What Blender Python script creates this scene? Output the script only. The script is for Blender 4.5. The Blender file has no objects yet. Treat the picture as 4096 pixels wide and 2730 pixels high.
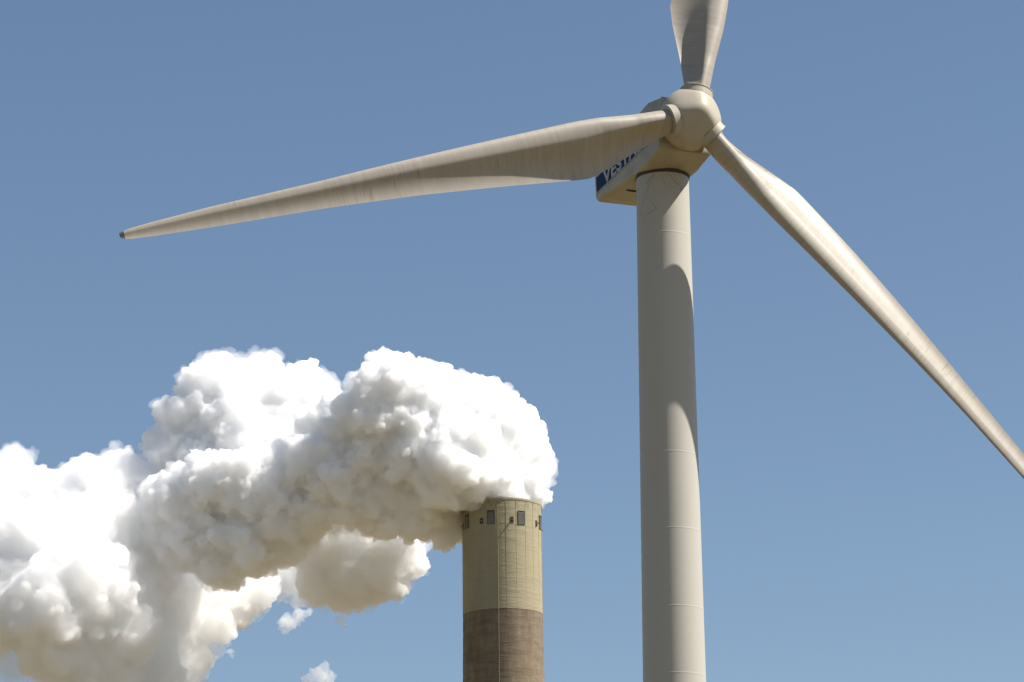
import bpy, bmesh, math, random
import numpy as np
from mathutils import Vector, Matrix, noise
R = math.radians
scene = bpy.context.scene

# ------------------------------------------------------------------ camera, sky, sun, exposure
SUN_EL, SUN_AZ = R(52), R(6.5)          # azimuth measured from +x towards the camera (-y)
SUN = Vector((math.cos(SUN_EL)*math.cos(SUN_AZ), -math.cos(SUN_EL)*math.sin(SUN_AZ), math.sin(SUN_EL)))
PITCH, ROLL, FPX = R(15.5), R(-0.65), 13500.0
cam = bpy.data.objects.new('camera', bpy.data.cameras.new('camera'))
scene.collection.objects.link(cam); scene.camera = cam
F_ = Vector((0, math.cos(PITCH), math.sin(PITCH))); X_ = Vector((1, 0, 0)); U_ = X_.cross(F_)
Xr = X_*math.cos(ROLL) + U_*math.sin(ROLL); Ur = -X_*math.sin(ROLL) + U_*math.cos(ROLL)
cam.matrix_world = Matrix(((Xr.x, Ur.x, -F_.x, 0), (Xr.y, Ur.y, -F_.y, 0), (Xr.z, Ur.z, -F_.z, 1.7), (0, 0, 0, 1)))
cam.data.sensor_width = 36; cam.data.lens = 36*FPX/4096
cam.data.clip_start = 1; cam.data.clip_end = 30000
world = bpy.data.worlds.new('World'); scene.world = world; world.use_nodes = True
wt = world.node_tree; wt.nodes.clear()
sky = wt.nodes.new('ShaderNodeTexSky'); sky.sky_type = 'NISHITA'; sky.sun_disc = False
sky.sun_elevation = SUN_EL; sky.sun_rotation = math.pi/2 + SUN_AZ
sky.air_density = 1.0; sky.dust_density = 0.35; sky.ozone_density = 2.0; sky.altitude = 0
bg = wt.nodes.new('ShaderNodeBackground'); bg.inputs['Strength'].default_value = 0.05
wo = wt.nodes.new('ShaderNodeOutputWorld')
wt.links.new(sky.outputs[0], bg.inputs[0]); wt.links.new(bg.outputs[0], wo.inputs[0])
sl = bpy.data.lights.new('sun', 'SUN'); sl.energy = 4.5; sl.angle = R(0.53); sl.color = (1.0, 0.95, 0.87)
so = bpy.data.objects.new('sun', sl); scene.collection.objects.link(so)
so.rotation_euler = (-SUN).to_track_quat('-Z', 'Y').to_euler()
vs = scene.view_settings
vs.view_transform = 'Standard'; vs.look = 'None'; vs.gamma = 1; vs.use_curve_mapping = False
vs.exposure = 1.03
cy = scene.cycles
cy.max_bounces = 40; cy.diffuse_bounces = 4; cy.glossy_bounces = 3; cy.volume_bounces = 40
cy.transparent_max_bounces = 16; cy.transmission_bounces = 4
cy.use_denoising = True
cy.use_adaptive_sampling = True; cy.adaptive_threshold = 0.02

# ------------------------------------------------------------------ helpers
C = scene.collection
def tag(o, label, cat, group=None, kind=None):
    if label: o['label'] = label
    if cat: o['category'] = cat
    if group: o['group'] = group
    if kind: o['kind'] = kind
    return o
def empty(name, loc):
    o = bpy.data.objects.new(name, None); C.objects.link(o); o.location = loc
    o.empty_display_size = 1
    return o
PENDING = []
def mesh(name, verts, faces, mat, parent=None, smooth=True, origin=None, edges=None):
    """verts in world coordinates; origin becomes the object's own origin"""
    og = Vector(origin) if origin is not None else Vector((0, 0, 0))
    v = np.asarray(verts, dtype=float).reshape(-1, 3) - np.array(og)
    me = bpy.data.meshes.new(name); me.from_pydata(v.tolist(), [], faces); me.update()
    me.materials.append(mat)
    if smooth: me.shade_smooth()
    o = bpy.data.objects.new(name, me); C.objects.link(o); o.location = og
    if parent is not None:
        o.parent = parent
        pw = WORLD.get(parent, parent.location.copy())
        o.location = og - pw
    WORLD[o] = og.copy()
    return o
WORLD = {}
def thing(name, loc):
    o = empty(name, loc); WORLD[o] = Vector(loc); return o
class MB:
    def __init__(s): s.v = []; s.f = []
    def add(s, v, f):
        n = len(s.v); s.v += [tuple(p) for p in v]; s.f += [tuple(i+n for i in q) for q in f]
    def loft(s, rings, cap0=True, cap1=True):
        n = len(rings[0]); v = [p for r in rings for p in r]; f = []
        for i in range(len(rings)-1):
            for j in range(n):
                k = (j+1) % n
                f.append((i*n+j, i*n+k, (i+1)*n+k, (i+1)*n+j))
        if cap0: f.append(tuple(range(n))[::-1])
        if cap1: f.append(tuple((len(rings)-1)*n+j for j in range(n)))
        s.add(v, f)
    def lathe(s, prof, c, ax, seg=96, closed=False):
        """prof: (distance along axis, radius)"""
        ax = Vector(ax).normalized(); c = Vector(c)
        p = ax.orthogonal().normalized(); q = ax.cross(p)
        rings = []
        for t, r in prof:
            rings.append([c + ax*t + p*(r*math.cos(2*math.pi*j/seg)) + q*(r*math.sin(2*math.pi*j/seg)) for j in range(seg)])
        if closed: rings.append(rings[0])
        s.loft(rings, not closed, not closed)
    def box(s, c, ex, ey, ez):
        c = Vector(c); ex, ey, ez = Vector(ex), Vector(ey), Vector(ez)
        v = [c+ex*i+ey*j+ez*k for i in (-1, 1) for j in (-1, 1) for k in (-1, 1)]
        s.add(v, [(0, 1, 3, 2), (4, 6, 7, 5), (0, 4, 5, 1), (2, 3, 7, 6), (0, 2, 6, 4), (1, 5, 7, 3)])
    def tube(s, pts, r, seg=8):
        pts = [Vector(p) for p in pts]; rings = []
        for i, p in enumerate(pts):
            d = (pts[min(i+1, len(pts)-1)] - pts[max(i-1, 0)]).normalized()
            a = d.orthogonal().normalized() if i == 0 else (prev - d*prev.dot(d)).normalized()
            prev = a; b = d.cross(a); rr = r[i] if isinstance(r, (list, tuple)) else r
            rings.append([p + a*(rr*math.cos(2*math.pi*j/seg)) + b*(rr*math.sin(2*math.pi*j/seg)) for j in range(seg)])
        s.loft(rings)
    def build(s, name, mat, parent=None, smooth=True, origin=None, angle=35):
        o = mesh(name, s.v, s.f, mat, parent, smooth, origin)
        bm = bmesh.new(); bm.from_mesh(o.data); bmesh.ops.recalc_face_normals(bm, faces=bm.faces); bm.to_mesh(o.data); bm.free()
        if smooth: o.data.set_sharp_from_angle(angle=R(angle))
        return o

# ------------------------------------------------------------------ materials
def new_mat(name):
    m = bpy.data.materials.new(name); m.use_nodes = True
    nt = m.node_tree; b = nt.nodes['Principled BSDF']; return m, nt, b
def nd(nt, t, **kw):
    n = nt.nodes.new(t)
    for k, v in kw.items(): setattr(n, k, v)
    return n
def noise_fac(nt, scale, vec_scale=(1, 1, 1), detail=6, rough=.6, lo=.35, hi=.65, coord='Object', dist=0.0, rot=(0, 0, 0)):
    tc = nd(nt, 'ShaderNodeTexCoord'); mp = nd(nt, 'ShaderNodeMapping')
    mp.inputs['Scale'].default_value = vec_scale; mp.inputs['Rotation'].default_value = rot
    nz = nd(nt, 'ShaderNodeTexNoise'); nz.inputs['Scale'].default_value = scale
    nz.inputs['Detail'].default_value = detail; nz.inputs['Roughness'].default_value = rough; nz.inputs['Distortion'].default_value = dist
    mr = nd(nt, 'ShaderNodeMapRange'); mr.inputs[1].default_value = lo; mr.inputs[2].default_value = hi
    nt.links.new(tc.outputs[coord], mp.inputs[0]); nt.links.new(mp.outputs[0], nz.inputs[0]); nt.links.new(nz.outputs[0], mr.inputs[0])
    return mr.outputs[0]
def mix(nt, fac, a, b, blend='MIX'):
    m = nd(nt, 'ShaderNodeMix', data_type='RGBA', blend_type=blend)
    if isinstance(fac, (int, float)): m.inputs[0].default_value = fac
    else: nt.links.new(fac, m.inputs[0])
    for i, x in ((6, a), (7, b)):
        if isinstance(x, tuple): m.inputs[i].default_value = (*x, 1)
        else: nt.links.new(x, m.inputs[i])
    return m.outputs[2]
def scale_f(nt, f, k):
    m = nd(nt, 'ShaderNodeMath', operation='MULTIPLY'); nt.links.new(f, m.inputs[0])
    if isinstance(k, (int, float)): m.inputs[1].default_value = k
    else: nt.links.new(k, m.inputs[1])
    return m.outputs[0]
def bump(nt, b, h, strength, dist):
    bp = nd(nt, 'ShaderNodeBump'); bp.inputs['Strength'].default_value = strength; bp.inputs['Distance'].default_value = dist
    nt.links.new(h, bp.inputs['Height']); nt.links.new(bp.outputs[0], b.inputs['Normal'])
def plain(name, col, rough=.5, metal=0):
    m, nt, b = new_mat(name); b.inputs['Base Color'].default_value = (*col, 1)
    b.inputs['Roughness'].default_value = rough; b.inputs['Metallic'].default_value = metal
    return m

PAINT = (0.62, 0.585, 0.50)
def paint_mat(name, base, dirt=(0.36, 0.31, 0.22), amt=.25, scale=1.2, vs_=(1, 1, 1), rough=.38, spots=.5):
    m, nt, b = new_mat(name)
    f = noise_fac(nt, scale, vs_, 8, .65, .42, .75)
    c = mix(nt, scale_f(nt, f, amt), base, dirt)
    f2 = noise_fac(nt, scale*9, vs_, 4, .6, .66, .78)
    c = mix(nt, scale_f(nt, f2, spots*amt), c, (0.16, 0.13, 0.09))
    nt.links.new(c, b.inputs['Base Color']); b.inputs['Roughness'].default_value = rough; b.inputs['Specular IOR Level'].default_value = .3
    return m
m_tower = paint_mat('tower_paint', (0.405, 0.385, 0.34), amt=.12, scale=.5, vs_=(1, 1, .25), rough=.5)
m_nac = paint_mat('nacelle_paint', (0.37, 0.34, 0.27), dirt=(.18, .14, .075), amt=.45, scale=.9, vs_=(1, 1, 1.4), rough=.42)
m_spin = paint_mat('spinner_paint', (0.38, 0.345, 0.28), dirt=(.20, .16, .09), amt=.3, scale=.8, rough=.48)
# blades: paint weathered in chordwise streaks (object x = span)
def blade_mat():
    m, nt, b = new_mat('blade_gelcoat')
    f = noise_fac(nt, 1.0, (3.2, .35, .35), 7, .68, .40, .72)
    f2 = noise_fac(nt, 1.0, (.35, .9, .9), 6, .6, .38, .66)
    f3 = noise_fac(nt, 1.0, (11, .9, .9), 3, .5, .58, .74)
    c = mix(nt, scale_f(nt, f, .34), (0.345, 0.31, 0.26), (0.195, 0.162, 0.122))
    c = mix(nt, scale_f(nt, scale_f(nt, f2, .45), f3), c, (0.10, 0.08, 0.055))
    nt.links.new(c, b.inputs['Base Color']); b.inputs['Roughness'].default_value = .42
    return m
m_blade = blade_mat()
m_tip = plain('blade_tip_dark', (0.05, 0.055, 0.06), .5)
m_tipband = plain('blade_tip_band', (0.55, 0.55, 0.52), .5)
m_dark = plain('gasket_gap_dark', (0.035, 0.03, 0.025), .7)
m_black = plain('opening_black', (0.012, 0.012, 0.012), .8)
m_blue = plain('stripe_blue', (0.004, 0.024, 0.095), .6)
m_blue.node_tree.nodes['Principled BSDF'].inputs['Specular IOR Level'].default_value = .12
m_letter = plain('letter_white', (0.36, 0.34, 0.29), .45)
m_steel = plain('weathered_steel', (0.07, 0.068, 0.06), .6, .2)
m_grime = plain('grime', (0.13, 0.115, 0.09), .8)

# ------------------------------------------------------------------ ground
def ground_mat():
    m, nt, b = new_mat('dry_grass_field')
    f = noise_fac(nt, .02, detail=10, rough=.65)
    c = mix(nt, f, (0.145, 0.100, 0.040), (0.09, 0.075, 0.03))
    nt.links.new(c, b.inputs['Base Color']); b.inputs['Roughness'].default_value = .95
    return m
gm = bpy.data.meshes.new('ground'); gm.from_pydata([(-9000, -9000, 0), (9000, -9000, 0), (9000, 9000, 0), (-9000, 9000, 0)], [], [(0, 1, 2, 3)])
gm.materials.append(ground_mat()); go = bpy.data.objects.new('ground', gm); C.objects.link(go); go['kind'] = 'structure'

# ------------------------------------------------------------------ wind turbine
PSI, TILT, AZ0, CONE = R(22), R(5), R(-43.1), R(-3.38)
HUB = Vector((8.812, 153.2, 55.258)); BR = 29.23
A = Vector((math.sin(PSI)*math.cos(TILT), -math.cos(PSI)*math.cos(TILT), math.sin(TILT)))   # rotor axis, out of the nose
UU = Vector((math.cos(PSI), math.sin(PSI), 0)); VV = -A.cross(UU)
if VV.z < 0: VV = -VV
S = -A                                              # towards the nacelle's tail
TW = Vector((7.43, 156.6, 0)); TOP = 53.24
turbine = thing('wind_turbine', (TW.x, TW.y, 0))
tag(turbine, 'cream three-bladed wind turbine with a blue-striped nacelle, standing right of the smoking chimney', 'wind turbine')
def trad(z): return 1.29 + (52.25 - z)*0.00785
mb = MB(); zs = [0, 10, 20, 28, 36, 44, 50, TOP]
mb.lathe([(z, trad(z)) for z in zs], (TW.x, TW.y, 0), (0, 0, 1), 160)
tower = mb.build('tower', m_tower, turbine, origin=(TW.x, TW.y, 0))
# weld seams, each a slim raised hoop
for z, pr in [(52.0, .003), (50.2, .009), (48.3, .003), (46.56, .006), (42.95, .006), (39.3, .009), (35.6, .009), (31.87, .009), (28.7, .009), (25, .009), (21.3, .009), (17.6, .009), (13.9, .009), (10.2, .009)]:
    mb = MB(); r = trad(z)
    mb.lathe([(-.10, r-.004), (-.05, r+pr*.35), (0, r+pr*.6), (.03, r-.002), (.03, r-.02)], (TW.x, TW.y, z), (0, 0, 1), 160, closed=True)
    mb.build('weld_seam', m_tower, tower, origin=(TW.x, TW.y, z))
# thin dark runs of grease and cracked paint below the head
def tpt(cx, cy):
    sa = max(-.99, min(.99, (cx-912)/277)); ca = math.sqrt(1-sa*sa); z = 53.2 - ((cy+85*ca)-1095)/2.613*.0124
    r = trad(z) + .001; return Vector((TW.x + sa*r, TW.y - ca*r, z))
rg = random.Random(4)
for path, wd in [([(810,1032),(800,1060),(768,1082),(750,1112),(735,1135)], .011), ([(808,1050),(786,1110),(748,1180),(730,1240),(712,1300),(690,1370),(675,1430),(668,1500)], .006),
                 ([(793,1335),(800,1365),(832,1405),(800,1428),(760,1450),(708,1482)], .009), ([(975,1045),(1010,1092),(1025,1120),(1060,1140),(1088,1165),(1095,1205)], .009),
                 ([(903,1030),(903,1085),(915,1115),(932,1142)], .005), ([(960,1140),(985,1165),(1000,1180)], .004), ([(655,1185),(650,1205)], .008), ([(1092,1190),(1098,1212)], .018)]:
    pts = []
    for (xa, ya), (xb, yb) in zip(path, path[1:]):
        for t in (0, .33, .66): pts.append((xa+(xb-xa)*t+rg.uniform(-3, 3), ya+(yb-ya)*t+rg.uniform(-3, 3)))
    pts.append(path[-1])
    mb = MB(); mb.tube([tpt(*p) for p in pts], [wd*rg.uniform(.5, 1.1) for p in pts], 6)
    mb.build('grease_run', m_grime, tower, origin=tpt(*path[0]))
# gasket under the nacelle
mb = MB(); mb.lathe([(TOP-.04, 1.27), (TOP-.04, 1.305), (TOP+.0, 1.325), (TOP+.2, 1.325), (TOP+.2, 1.2)], (TW.x, TW.y, 0), (0, 0, 1), 128)
mb.build('yaw_gasket', m_dark, tower, origin=(TW.x, TW.y, TOP))

# --- nacelle: cross sections along the axis
def sec(s, hw, zt, zb, ch_t, ch_b):
    """one cross section: flat top with chamfers, straight sides, rounded lower edges"""
    half = [(-hw+ch_t[0], zt), (-hw, zt-ch_t[1])]
    n = 7
    for i in range(n+1):
        t = i/n*math.pi/2
        half.append((-hw + ch_b*(1-math.cos(t)), zb + ch_b*(1-math.sin(t))))
    full = half + [(-w, z) for w, z in reversed(half)]
    return [HUB + S*s + UU*w + VV*z for w, z in full]
rings = [sec(1.00, 1.30, 1.28, -1.28, (.36, 1.35), .10),
         sec(1.06, 1.38, 1.36, -1.40, (.36, 1.30), .14),
         sec(1.60, 1.395, 1.42, -1.50, (.22, .80), .20),
         sec(2.15, 1.40, 1.46, -1.58, (.08, .12), .24),
         sec(2.60, 1.40, 1.44, -1.68, (.08, .12), .28),
         sec(4.20, 1.40, 1.30, -1.64, (.10, .12), .30),
         sec(6.40, 1.40, 1.10, -1.36, (.12, .12), .28),
         sec(8.60, 1.40, .90, -1.09, (.14, .12), .28),
         sec(8.80, 1.37, .86, -1.04, (.14, .14), .28),
         sec(8.90, 1.28, .78, -.94, (.14, .14), .26)]
mb = MB(); mb.loft(rings)
nac = mb.build('nacelle', m_nac, turbine, origin=HUB+S*3.1, angle=28)
mb = MB(); mb.lathe([(.55, 1.2), (.55, 1.33), (.80, 1.36), (1.02, 1.36)], HUB, S, 96)  # dark drum standing in for the shade in the gap behind the spinner
mb.build('spinner_gap_shade', m_dark, nac, origin=HUB+S)
# blue stripe on the left side, just proud of the shell
def side_pt(s, z, d=.004): return HUB + S*s + UU*(-1.40-d) + VV*z
def side_quad(mb, s0, s1, z0, z1, d): 
    v = [side_pt(s, z, dd) for s in (s0, s1) for z in (z0, z1) for dd in (-.02, d)]
    mb.add(v, [(0, 1, 3, 2), (4, 6, 7, 5), (0, 4, 5, 1), (2, 3, 7, 6), (0, 2, 6, 4), (1, 5, 7, 3)])
BZ0, BZ1 = -.62, .16
mb = MB(); side_quad(mb, 2.85, 8.6, BZ0, BZ1, .004)
stripe = mb.build('stripe', m_blue, nac, smooth=False, origin=side_pt(5.5, -.2))
fc = bpy.data.curves.new('lettering', 'FONT'); fc.body = 'VESTAS'; fc.size = 1.0; fc.extrude = .002; fc.offset = .028; fc.space_character = 1.05
to = bpy.data.objects.new('tmp_text', fc); C.objects.link(to)
bpy.context.view_layer.update()
tme = bpy.data.meshes.new_from_object(to.evaluated_get(bpy.context.evaluated_depsgraph_get()))
bpy.data.objects.remove(to)
co = np.array([v.co[:] for v in tme.vertices]); x0, x1, y0, y1 = co[:, 0].min(), co[:, 0].max(), co[:, 1].min(), co[:, 1].max()
LS0, LS1 = 7.72, 3.0
pts = [side_pt(LS0 + (x-x0)/(x1-x0)*(LS1-LS0), BZ0 + (y-y0)/(y1-y0)*(BZ1-BZ0), .006 + z*.5) for x, y, z in co]
mesh('lettering', pts, [tuple(p.vertices) for p in tme.polygons], m_letter, stripe, False, origin=side_pt(5.5, -.2))
# bolted flange seams under the stripe and near the roof
def seam(s0, s1, z, step):
    mb = MB(); side_quad(mb, s0, s1, z-.010, z+.010, .006); mb.build('panel_seam', m_grime, nac, False, origin=side_pt((s0+s1)/2, z))
    for s in np.arange(s0+.1, s1, step):
        for dz in (.06, -.06):
            mb = MB(); mb.box(side_pt(s, z+dz, .004), S*.013, UU*.008, VV*.015)
            mb.build('bolt', m_grime, nac, False, origin=side_pt(s, z+dz))
seam(1.9, 8.6, -.70, .42); seam(2.16, 8.6, .82, .42)
# underside vent slot, roof rail
c = HUB + S*6.2 + UU*(-.50) + VV*(-1.385); mb = MB(); mb.lathe([(-.02, .17), (.012, .17)], c, -VV, 24)
for i, v in enumerate(mb.v):
    k = (Vector(v)-c).dot(UU); mb.v[i] = tuple(Vector(v)+UU*k*1.3)
mb.build('vent_opening', m_black, nac, origin=c)
p0 = HUB + S*1.5 + VV*1.40
mb = MB(); mb.tube([p0+UU*(-.95), p0+UU*(-.9)+Vector((0, 0, .16)), p0+UU*(.9)+Vector((0, 0, .16)), p0+UU*.95], .02)
mb.build('roof_rail', m_dark, nac, origin=p0)

# --- spinner
SC = HUB + S*.33; SR = 1.525
def blade_dir(k):
    t = AZ0 + k*2*math.pi/3
    return (UU*math.cos(t) + VV*math.sin(t))*math.cos(CONE) + A*math.sin(CONE)
# a ball with three softened flats, one facing out between each pair of blades
FG, FH, FP = R(40), .845*SR, 12
FN = [(A*math.cos(FG) - (blade_dir(k) - A*blade_dir(k).dot(A)).normalized()*math.sin(FG)).normalized() for k in range(3)]
rings = []
for i in range(90):
    t = R(.05 + 133.0*i/89)
    ring = []
    for j in range(180):
        p = 2*math.pi*j/180
        d = A*math.cos(t) + (UU*math.cos(p) + VV*math.sin(p))*math.sin(t)
        q = SR**-FP + sum((max(0, d.dot(n))/(FH if k == 1 else FH*1.09))**FP for k, n in enumerate(FN))
        ring.append(SC + d*q**(-1/FP))
    rings.append(ring)
mb = MB(); mb.loft(rings)
spin = mb.build('spinner', m_spin, turbine, origin=SC, angle=60)
# --- blades
# f (fraction of radius), leading offset, trailing offset (m), twist deg, thickness ratio
TAB = [(0.03,.585,.585,23,1.0),(0.05, .585, .585, 23, 1.0), (0.11, .66, 1.07, 23, .60), (.172, .82, 1.68, 22, .36),(.205, .84, 1.93, 20.5, .31),
       (.22, .84, 1.92, 19.5, .30), (.35, .73, 1.56, 13.5, .26), (.51, .60, 1.15, 9, .22), (.67, .46, .82, 7, .19), (.85, .39, .55, 5.5, .17), (.95, .26, .37, 4.5, .16), (.985, .18, .29, 4, .16), (1.0, .08, .17, 4, .16)]
TA = np.array(TAB)
def blade_sec(f, n=80):
    le, te, tw, th = [np.interp(f, TA[:, 0], TA[:, k]) for k in (1, 2, 3, 4)]
    w = min(1, max(0, (f-.026)/.08)); w = w*w*(3-2*w)
    out = []
    ch = le+te
    for j in range(n):
        a = 2*math.pi*j/n
        x = .5*(1-math.cos(a)); cx = le - x*ch; cyy = math.sin(a)*.5*th*ch
        yt = 5*th*(.2969*math.sqrt(x)-.1260*x-.3516*x*x+.2843*x**3-.1036*x**4)
        if a <= math.pi:   # front face: full up to the spar, then hollowed towards the trailing edge
            y = yt*.95*(1 - .95*max(0, (x-.30)/.70)**.9) - .045*math.sin(math.pi*max(0, (x-.35)/.65))*(th/.3)
        else: y = -yt*1.05
        out.append((cx, cyy*(1-w) + y*ch*w))
    t = math.radians(tw)
    c, s_ = math.cos(t), math.sin(t)
    bow = .42*math.sin(math.pi*f)**2
    return [(e*c - g*s_, e*s_ + g*c + bow) for e, g in out]
fs = sorted(set(np.concatenate([np.linspace(.03, .2, 36), np.linspace(.2, .985, 60), np.linspace(.985, 1, 13), [.172, .205]]).tolist()))
def build_blade(k, label):
    t = AZ0 + k*2*math.pi/3
    b = (UU*math.cos(t) + VV*math.sin(t))*math.cos(CONE) + A*math.sin(CONE)
    e = (UU*math.sin(t) - VV*math.cos(t))                 # direction of travel (clockwise seen from the front)
    n = b.cross(e)
    M = Matrix((b, e, n)).transposed()                    # local x span, y leading edge, z downwind
    rt = M.to_euler()
    def part(name, f0, f1, mat, parent, rad=1.0):
        ff = [f for f in fs if f0 <= f <= f1]
        mb = MB(); mb.loft([[Vector((f*BR, p[0]*rad, -p[1]*rad)) for p in blade_sec(f)] for f in ff])
        me = bpy.data.meshes.new(name); me.from_pydata([tuple(v) for v in mb.v], [], mb.f); me.materials.append(mat)
        bm = bmesh.new(); bm.from_mesh(me); bmesh.ops.recalc_face_normals(bm, faces=bm.faces); bm.to_mesh(me); bm.free()
        me.shade_smooth(); me.set_sharp_from_angle(angle=R(40))
        o = bpy.data.objects.new(name, me); C.objects.link(o)
        o.parent = parent
        return o
    bo = part('blade', 0, .9925, m_blade, turbine)
    bo.location = HUB - turbine.location; bo.rotation_euler = rt; bo['label'] = label
    tp = part('blade_tip', .992, 1.0, m_tip, bo, 1.0)
    # hub collar that the root turns in: belongs to the spinner
    mb = MB()
    mb.lathe([(1.02, .80), (1.34, .80), (1.35, .825), (1.385, .825), (1.395, .81), (1.395, .70), (1.385, .69), (1.385, .57), (1.0, .57)], HUB, b, 96, closed=True)
    mb.build('blade_collar', m_spin, spin, origin=HUB + b*1.2)
    mb = MB(); mb.lathe([(1.37, .612), (1.40, .606), (1.41, .592), (1.41, .57), (1.37, .57)], HUB, b, 96, closed=True)
    mb.build('bearing_seal', m_spin, spin, origin=HUB + b*1.35)
    return bo
build_blade(0, 'blade reaching down to the right, its rounded tip outside the picture')
build_blade(1, 'blade pointing straight up, cut off by the top of the picture')
build_blade(2, 'long blade pointing left with a dark tip')

# ------------------------------------------------------------------ chimney
CH = Vector((-1.98, 538, 0)); CR = 6.45; CT = 122.95; CB = 104.8
chim = thing('chimney', CH)
tag(chim, 'tall round concrete chimney, ochre painted top above bare brown concrete, pouring out steam', 'chimney')
def conc_mat(name, base, dark, spot, rough, top=False):
    m, nt, b = new_mat(name)
    f = noise_fac(nt, .55, (1, 1, .25), 9, .7, .38, .70)
    f2 = noise_fac(nt, .5, (.35, .35, 2.2), 8, .7, .45, .68)
    f3 = noise_fac(nt, 3.0, (1, 1, .6), 6, .7, .5, .7)
    c = mix(nt, scale_f(nt, f, spot), base, dark)
    c = mix(nt, scale_f(nt, f2, spot*.8), c, dark)
    c = mix(nt, scale_f(nt, f3, spot*.5), c, dark)
    # pour joints: thin level lines, broken up by noise
    tc = nd(nt, 'ShaderNodeTexCoord'); sx = nd(nt, 'ShaderNodeSeparateXYZ'); nt.links.new(tc.outputs['Object'], sx.inputs[0])
    wob = nd(nt, 'ShaderNodeMath', operation='MULTIPLY_ADD'); wob.inputs[1].default_value = .10; nt.links.new(f3, wob.inputs[0]); nt.links.new(sx.outputs[2], wob.inputs[2])
    pp = nd(nt, 'ShaderNodeMath', operation='PINGPONG'); pp.inputs[1].default_value = .625; nt.links.new(wob.outputs[0], pp.inputs[0])
    ml = nd(nt, 'ShaderNodeMapRange'); ml.inputs[1].default_value = .05; ml.inputs[2].default_value = 0; nt.links.new(pp.outputs[0], ml.inputs[0])
    f4 = noise_fac(nt, .35, (.6, .6, 1.2), 4, .6, .45, .62)
    c = mix(nt, scale_f(nt, scale_f(nt, ml.outputs[0], f4), .4), c, dark)
    if top:   # flaking and staining just below the rim
        mz = nd(nt, 'ShaderNodeMapRange'); mz.inputs[1].default_value = 15.6; mz.inputs[2].default_value = 17.4; nt.links.new(sx.outputs[2], mz.inputs[0])
        f5 = noise_fac(nt, 1.5, (1, 1, .7), 8, .72, .52, .60)
        c = mix(nt, scale_f(nt, scale_f(nt, f5, mz.outputs[0]), .8), c, (0.13, 0.13, 0.10))
    nt.links.new(c, b.inputs['Base Color']); b.inputs['Roughness'].default_value = rough
    bump(nt, b, f2, .3, .10)
    return m
m_ochre = conc_mat('ochre_paint', (0.31, 0.268, 0.165), (0.21, 0.18, 0.115), .35, .8, True)
m_conc = conc_mat('bare_concrete', (0.235, 0.182, 0.117), (0.09, 0.066, 0.043), .75, .9)
m_rib = plain('ochre_rib', (.38,.33,.21), .8)  # paler than the wall: the light the ribs catch is put into their colour
m_conrib = plain('concrete_rib', (0.23, 0.16, 0.10), .9)
def wall(z0, z1, r0, r1, name, mat, inner):
    mb = MB()
    prof = [(z0, r0)] + [(z0+(z1-z0)*i/8, r0+(r1-r0)*i/8) for i in range(1, 9)] + [(z1, inner), (z0, inner)]
    mb.lathe(prof, CH, (0, 0, 1), 192, closed=True)
    return mb.build(name, mat, chim, origin=(CH.x, CH.y, z0), angle=50)
base = wall(0, CB, 7.4, CR, 'shaft', m_conc, 5.9)
top = wall(CB, CT, CR+.03, CR+.0, 'painted_top', m_ochre, 6.0)
def cyl(al, z, d=0.0, r=CR):
    """al degrees from the point facing the camera, + to the right"""
    a = R(al); return Vector((CH.x + math.sin(a)*(r+d), CH.y - math.cos(a)*(r+d), z))
def frame(al):
    a = R(al); return Vector((math.cos(a), math.sin(a), 0)), Vector((math.sin(a), -math.cos(a), 0))
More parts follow.
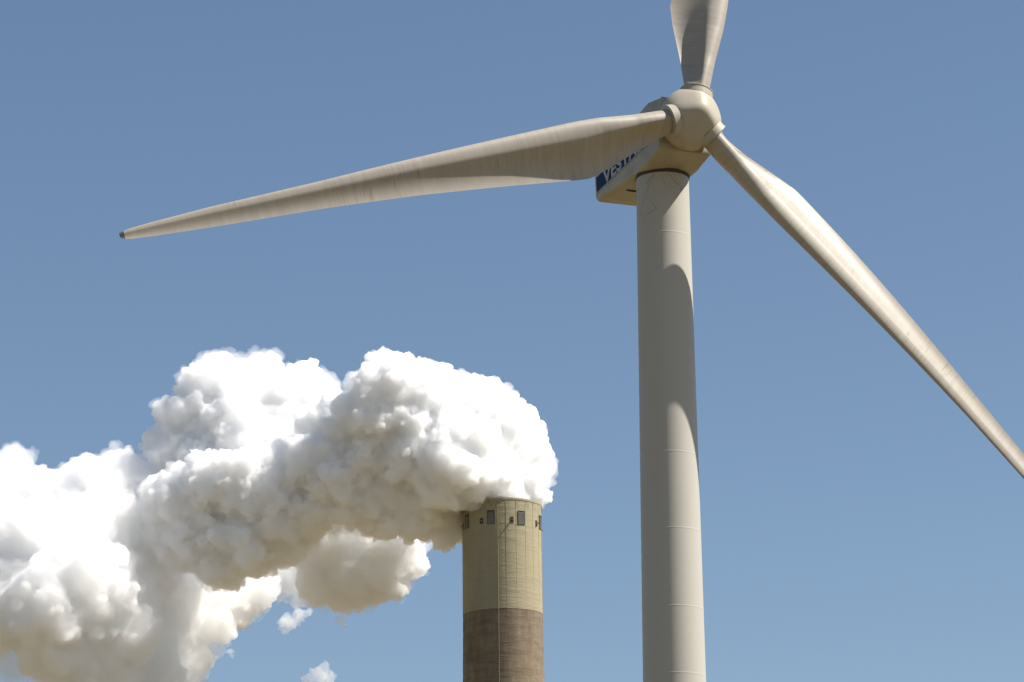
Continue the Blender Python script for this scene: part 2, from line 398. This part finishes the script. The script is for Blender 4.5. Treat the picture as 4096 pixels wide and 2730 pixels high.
# rim
mb = MB(); mb.lathe([(CT-.35, CR-.01), (CT-.33, CR+.06), (CT, CR+.06), (CT, CR-.4), (CT-.2, CR-.4)], CH, (0, 0, 1), 192, closed=True)
mb.build('rim', m_ochre, chim, origin=(CH.x, CH.y, CT), angle=30)
for k in range(24):
    al = 6 + 15*k
    T, N = frame(al)
    mb = MB(); mb.box(cyl(al, (CT+CB)/2-.15, .015), T*.016, N*.028, Vector((0, 0, (CT-CB)/2-.2))); mb.build('rib', m_rib, top, False, origin=cyl(al, CB))
    mb = MB(); mb.box(cyl(al, CB-25, .0), T*.014, N*.028, Vector((0, 0, 24.98)))
    o = mb.build('rib', m_conrib, base, False, origin=cyl(al, CB))
for k in range(8):
    al = -15.7 + 45*k
    T, N = frame(al); zc = CT - 3.2; hw, hh = .57, 1.08
    mb = MB(); mb.box(cyl(al, zc, .0), T*(hw-.04), N*.03, Vector((0, 0, hh-.04)))
    lv = mb.build('louvre', m_black, top, False, origin=cyl(al, zc))
    mb = MB()
    for sx in (-1, 1): mb.box(cyl(al, zc, .03)+T*sx*hw, T*.05, N*.07, Vector((0, 0, hh)))
    for sz in (-1, 1): mb.box(cyl(al, zc+sz*hh, .03), T*(hw+.05), N*.07, Vector((0, 0, .05)))
    mb.build('louvre_frame', m_steel, lv, False, origin=cyl(al, zc))
    mb = MB()
    for i in range(14):
        z = zc - hh + .12 + i*(2*hh-.2)/14
        mb.box(cyl(al, z, .05), T*(hw-.05), N*.045 - Vector((0, 0, .02)), Vector((0, 0, .022)) + N*.006)
    mb.build('louvre_slats', plain('slat_metal', (.34, .33, .30), .5, .1) if k == 0 else bpy.data.materials['slat_metal'], lv, False, origin=cyl(al, zc))
    al2 = al + 30.4; T, N = frame(al2); zc = CT - 3.65
    mb = MB(); mb.box(cyl(al2, zc, .0), T*.22, N*.025, Vector((0, 0, .44)))
    nb = mb.build('lamp_niche', m_black, top, False, origin=cyl(al2, zc))
    mb = MB()
    for sx in (-1, 1): mb.box(cyl(al2, zc, .02)+T*sx*.25, T*.03, N*.04, Vector((0, 0, .47)))
    for sz in (-1, 1): mb.box(cyl(al2, zc+sz*.45, .02), T*.28, N*.04, Vector((0, 0, .03)))
    mb.build('niche_frame', m_steel, nb, False, origin=cyl(al2, zc))
    mb = MB(); mb.lathe([(0, .07), (.22, .07), (.22, .13), (.34, .14), (.36, .10)], cyl(al2, zc), N, 20)
    mb.build('warning_lamp', plain('lamp_yellow', (.55, .38, .06), .4) if k == 0 else bpy.data.materials['lamp_yellow'], nb, origin=cyl(al2, zc))
    mb = MB(); mb.lathe([(.34, .10), (.42, .12), (.50, .09), (.53, .03)], cyl(al2, zc), N, 20)
    mb.build('lamp_lens', plain('lamp_red', (.18, .008, .008), .25) if k == 0 else bpy.data.materials['lamp_red'], nb, origin=cyl(al2, zc))
for al in (-5.6, 84.5, 174, -96):
    T, N = frame(al)
    mb = MB(); mb.tube([cyl(al, CT-1.0, .12), cyl(al, CT+1.45, .12)], [.03, .018]); mb.box(cyl(al, CT-.9, .07), T*.1, N*.08, Vector((0, 0, .04)))
    mb.build('lightning_rod', m_rib, chim, origin=cyl(al, CT))
    mb = MB(); mb.tube([cyl(al, CT-1.0, .05), cyl(al, CB, .04), cyl(al, CB-30, .03, CR+.25)], .022); mb.build('down_conductor', m_rib, chim, origin=cyl(al, CT))
# inner liner
mb = MB(); mb.lathe([(CT-.6, 5.5), (CT-.6, 5.3), (20, 5.3), (20, 5.5)], CH, (0, 0, 1), 96, closed=True); mb.build('flue_liner', m_dark, chim, origin=(CH.x, CH.y, CT))

# ------------------------------------------------------------------ steam
rng = np.random.default_rng(7)
def at(x, y, dy=0.0):
    """a point of the steam, from its place across and up, in a plane at the chimney's distance; dy metres farther"""
    px, py = x*4096/2353, y*4096/2353
    d = F_ + Xr*((px-2048)/FPX) - Ur*((py-1365)/FPX)
    return np.array(d*((538+dy)/d.y)) + np.array((0, 0, 1.7))
PXM = 4096/2353*.0409
NEAR = [  # dense column, thrown left out of the mouth (x, y, radius, metres farther)
 (1150,1130,80,0),(1178,1085,85,3),(1168,1035,85,3),(1125,985,95,2),(1050,960,95,0),(980,930,95,-3),(900,905,92,-6),(866,955,80,-6),
 (1040,1058,105,-6),(1108,1080,70,-5),(950,1025,100,-3),(850,1050,92,-1),(1085,1095,78,0),(1010,1180,70,3),(1052,1205,46,4),(940,1145,90,1),(860,1135,92,2),
 (770,1030,86,-1),(760,1120,98,1),(690,1150,92,3),(640,1200,98,4),(560,1228,92,4),(500,1262,85,5),(430,1222,82,4),(400,1150,72,2),
 (470,1120,78,1),(560,1112,80,0),(640,1085,74,0),(722,975,46,-1),(765,920,30,-2),(1224,1135,38,3),(1205,965,32,0),(1165,930,26,0),
 (700,1060,60,-3),(1194,1120,58,1),(1108,1128,52,-1),(1155,1140,58,-1),(610,1150,60,-1),(880,842,38,-5),(905,1190,50,1)]
BACK = [  # puff behind it
 (500,900,92,12),(590,912,90,12),(675,930,92,12),(712,955,66,12),(440,980,85,11),(560,1010,110,9),(660,1030,100,10),(405,1040,70,10),(480,1080,90,9),(352,1014,30,10),(385,945,34,9),
 # bright lobe hanging lower, on the far side
 (760,1290,70,15),(850,1290,86,16),(925,1290,54,16),(900,1335,46,15),(800,1335,70,15),(730,1345,54,14),(900,1230,60,15),(790,1240,62,15),(715,1275,50,13),(840,1220,60,14),(700,1240,50,12),(760,1260,60,12),(930,1240,50,14)]
DRIFT = [  # drifting off to the left
 (270,1110,82,10),(190,1132,82,11),(130,1160,85,11),(5,1128,66,15),(-70,1150,100,15),(340,1150,68,10),(230,1220,115,6),(100,1265,120,4),(-20,1260,120,6),
 (300,1280,92,9),(360,1330,90,18),(200,1345,112,-1),(95,1390,105,-3),(-20,1370,95,1),(270,1425,105,2),(380,1415,105,21),(470,1400,88,26),(540,1368,76,28),
 (595,1352,48,28),(610,1330,36,28),(400,1490,92,25),(330,1540,105,14),(210,1520,110,4),(130,1500,80,1),(300,1640,130,14),(30,1430,72,2)]
def fib(n):
    i = np.arange(n)+.5; ph = np.arccos(1-2*i/n); th = math.pi*(1+5**.5)*i
    return np.stack([np.cos(th)*np.sin(ph), np.sin(th)*np.sin(ph), np.cos(ph)], 1)
def ico(sub):
    bm = bmesh.new(); bmesh.ops.create_icosphere(bm, subdivisions=sub, radius=1)
    v = np.array([p.co[:] for p in bm.verts]); f = np.array([[q.index for q in p.verts] for p in bm.faces]); bm.free(); return v, f
def cauliflower(lobes, shrink=.86, n1=60, lo=.09, hi=.50, pw=1.6, n2=16, n3=0, seed=1, rmin=.17, out=.78):
    """lobes, knobs on the lobes, knobs on the knobs; radii spread widely so that no size dominates"""
    rg = np.random.default_rng(seed)
    c0 = np.array([at(l[0], l[1], l[3]) for l in lobes]); r0 = np.array([l[2]*PXM*shrink for l in lobes])
    levels = [(c0, r0, 4)]
    C, Rr = c0, r0
    for n, sub, lo_, hi_ in ((n1, 3, lo, hi), (n2, 2, .18, .5), (n3, 2, .25, .5)):
        if not n: break
        P, Q = [], []
        for c, r in zip(C, Rr):
            k = max(4, int(n*(1 if sub == 3 else min(1.6, r/1.2))))
            d = fib(k) + rg.normal(0, .30, (k, 3)); d /= np.linalg.norm(d, axis=1)[:, None]
            rr = r*(lo_ + (hi_-lo_)*rg.random(k)**pw)
            p = c + d*(r - rr*rg.uniform(.0, .35, k))[:, None]
            q = (np.linalg.norm(p[:, None]-c0[None], axis=2)/r0[None]).min(1)
            ok = (q > .86) & (rr > rmin) & (p[:, 1] < c[1]+r*.95)
            P.append(p[ok]); Q.append(rr[ok])
        C = np.concatenate(P); Rr = np.concatenate(Q); levels.append((C, Rr, sub))
    return levels
def spheres_mesh(name, groups):
    V, Fc, n = [], [], 0
    for c, r, sub in groups:
        v, f = ico(sub)
        V.append((c[:, None]+v[None]*r[:, None, None]).reshape(-1, 3))
        Fc.append((f[None]+(np.arange(len(c))*len(v))[:, None, None]).reshape(-1, 3)+n); n += len(c)*len(v)
    V = np.concatenate(V); Fc = np.concatenate(Fc)
    me = bpy.data.meshes.new(name)
    me.vertices.add(len(V)); me.vertices.foreach_set('co', V.ravel())
    me.loops.add(Fc.size); me.loops.foreach_set('vertex_index', Fc.ravel().astype(np.int32))
    me.polygons.add(len(Fc)); me.polygons.foreach_set('loop_start', np.arange(0, Fc.size, 3, dtype=np.int32))
    me.update(calc_edges=True)
    return me
def tex(name, size, depth, typ='CLOUDS', **kw):
    t = bpy.data.textures.new(name, typ); 
    if typ == 'CLOUDS': t.noise_scale = size; t.noise_depth = depth; t.noise_basis = kw.get('basis', 'ORIGINAL_PERLIN')
    return t
def fuse(name, groups, voxel, disp, mat):
    o = bpy.data.objects.new(name, spheres_mesh(name, groups)); C.objects.link(o)
    m = o.modifiers.new('r', 'REMESH'); m.mode = 'VOXEL'; m.voxel_size = voxel; m.use_smooth_shade = True
    for i, (size, depth, st, basis) in enumerate(disp):
        d = o.modifiers.new('d%d' % i, 'DISPLACE'); d.texture = tex('t%d' % i, size, depth, basis=basis)
        d.texture_coords = 'GLOBAL'; d.strength = st; d.mid_level = .5
    m2 = o.modifiers.new('r2', 'REMESH'); m2.mode = 'VOXEL'; m2.voxel_size = voxel; m2.use_smooth_shade = True
    bpy.context.view_layer.update()
    me = bpy.data.meshes.new_from_object(o.evaluated_get(bpy.context.evaluated_depsgraph_get()))
    old = o.data; o.modifiers.clear(); o.data = me; bpy.data.meshes.remove(old)
    me.materials.clear(); me.materials.append(mat); me.shade_smooth()
    return o
STEAM_COL = (.9995, .990, .970, 1)
def steam_mat(name, density, aniso, surf=False):
    m = bpy.data.materials.new(name); m.use_nodes = True; nt = m.node_tree; nt.nodes.clear()
    out = nd(nt, 'ShaderNodeOutputMaterial')
    if surf:
        b = nd(nt, 'ShaderNodeBsdfPrincipled'); b.inputs['Base Color'].default_value = (.93, .93, .93, 1)
        b.inputs['Subsurface Weight'].default_value = 1; b.inputs['Subsurface Radius'].default_value = (1, 1, 1); b.inputs['Subsurface Scale'].default_value = density
        b.inputs['Specular IOR Level'].default_value = 0; b.inputs['Roughness'].default_value = 1; b.inputs['IOR'].default_value = 1.01
        nt.links.new(b.outputs[0], out.inputs['Surface']); return m
    v = nd(nt, 'ShaderNodeVolumeScatter'); v.inputs['Color'].default_value = STEAM_COL
    v.inputs['Density'].default_value = density; v.inputs['Anisotropy'].default_value = aniso
    nt.links.new(v.outputs[0], out.inputs['Volume'])
    return m
VF = 'VORONOI_F1'
plume = fuse('steam_plume', cauliflower(NEAR, seed=3, n1=70, n2=14), .125, [(2.6, 2, -1.4, VF), (1.0, 2, -.8, VF), (.42, 1, -.38, VF), (.5, 2, .2, 'ORIGINAL_PERLIN')], steam_mat('steam_dense', 1.5, 0))
tag(plume, 'white billowing steam plume pouring from the chimney mouth and drifting left', 'steam plume', kind='stuff')
bk = fuse('billow', cauliflower(BACK, seed=5, n1=50, n2=12), .16, [(3.4, 2, -1.8, VF), (1.1, 3, -.8, VF), (.6, 2, .4, 'ORIGINAL_PERLIN')], steam_mat('steam_middling', 1.2, 0)); bk.parent = plume
dr = fuse('drifting_billow', cauliflower(DRIFT, seed=9, n1=44, n2=10), .18, [(4.5, 2, -2.0, VF), (1.6, 2, -1.0, VF), (1.2, 3, .9, 'ORIGINAL_PERLIN')], steam_mat('steam_loose', .75, 0)); dr.parent = plume
WISPS = [([(663,1432,24,24),(690,1414,18,24),(706,1408,12,24),(652,1446,14,24)], .32), ([(735,1552,24,24),(758,1558,16,24),(712,1566,18,24),(744,1532,10,24)], .28),
         ([(660,1300,40,20),(672,1345,32,20),(690,1380,24,20),(650,1375,16,20)], .35), ([(28,1062,30,14),(48,1085,24,14),(5,1055,20,14)], .22),
         ([(785,1425,14,17),(794,1441,8,17)], .4), ([(528,1496,9,24),(533,1508,6,24)], .3), ([(5,1500,60,6),(40,1540,40,5)], .16)]
for i, (lb, dn) in enumerate(WISPS):
    w = fuse('wisp', cauliflower(lb, seed=20+i, n1=26, n2=10, hi=.6, rmin=.10), .10, [(1.4, 3, 2.0, 'ORIGINAL_PERLIN'), (.5, 3, .9, 'ORIGINAL_PERLIN')], steam_mat('steam_wisp_%d' % i, dn, 0)); w.parent = plume
FR = [l for l in DRIFT+BACK if l[2] > 30] + [(690,1300,36,18),(655,1335,34,20),(30,1085,60,15)]
fr = fuse('fringe', cauliflower(FR, seed=31, shrink=.93, n1=40, n2=8), .22, [(3.0, 3, 3.4, 'ORIGINAL_PERLIN'), (.9, 3, 1.5, 'ORIGINAL_PERLIN')], steam_mat('steam_fringe', .16, 0)); fr.parent = plume
FN_ = [l for l in NEAR if l[2] > 30]
fr2 = fuse('fringe', cauliflower(FN_, seed=33, shrink=.88, n1=50, n2=10), .17, [(1.6, 3, 1.2, 'ORIGINAL_PERLIN'), (.6, 3, .8, 'ORIGINAL_PERLIN')], steam_mat('steam_fringe_near', .30, 0)); fr2.parent = plume
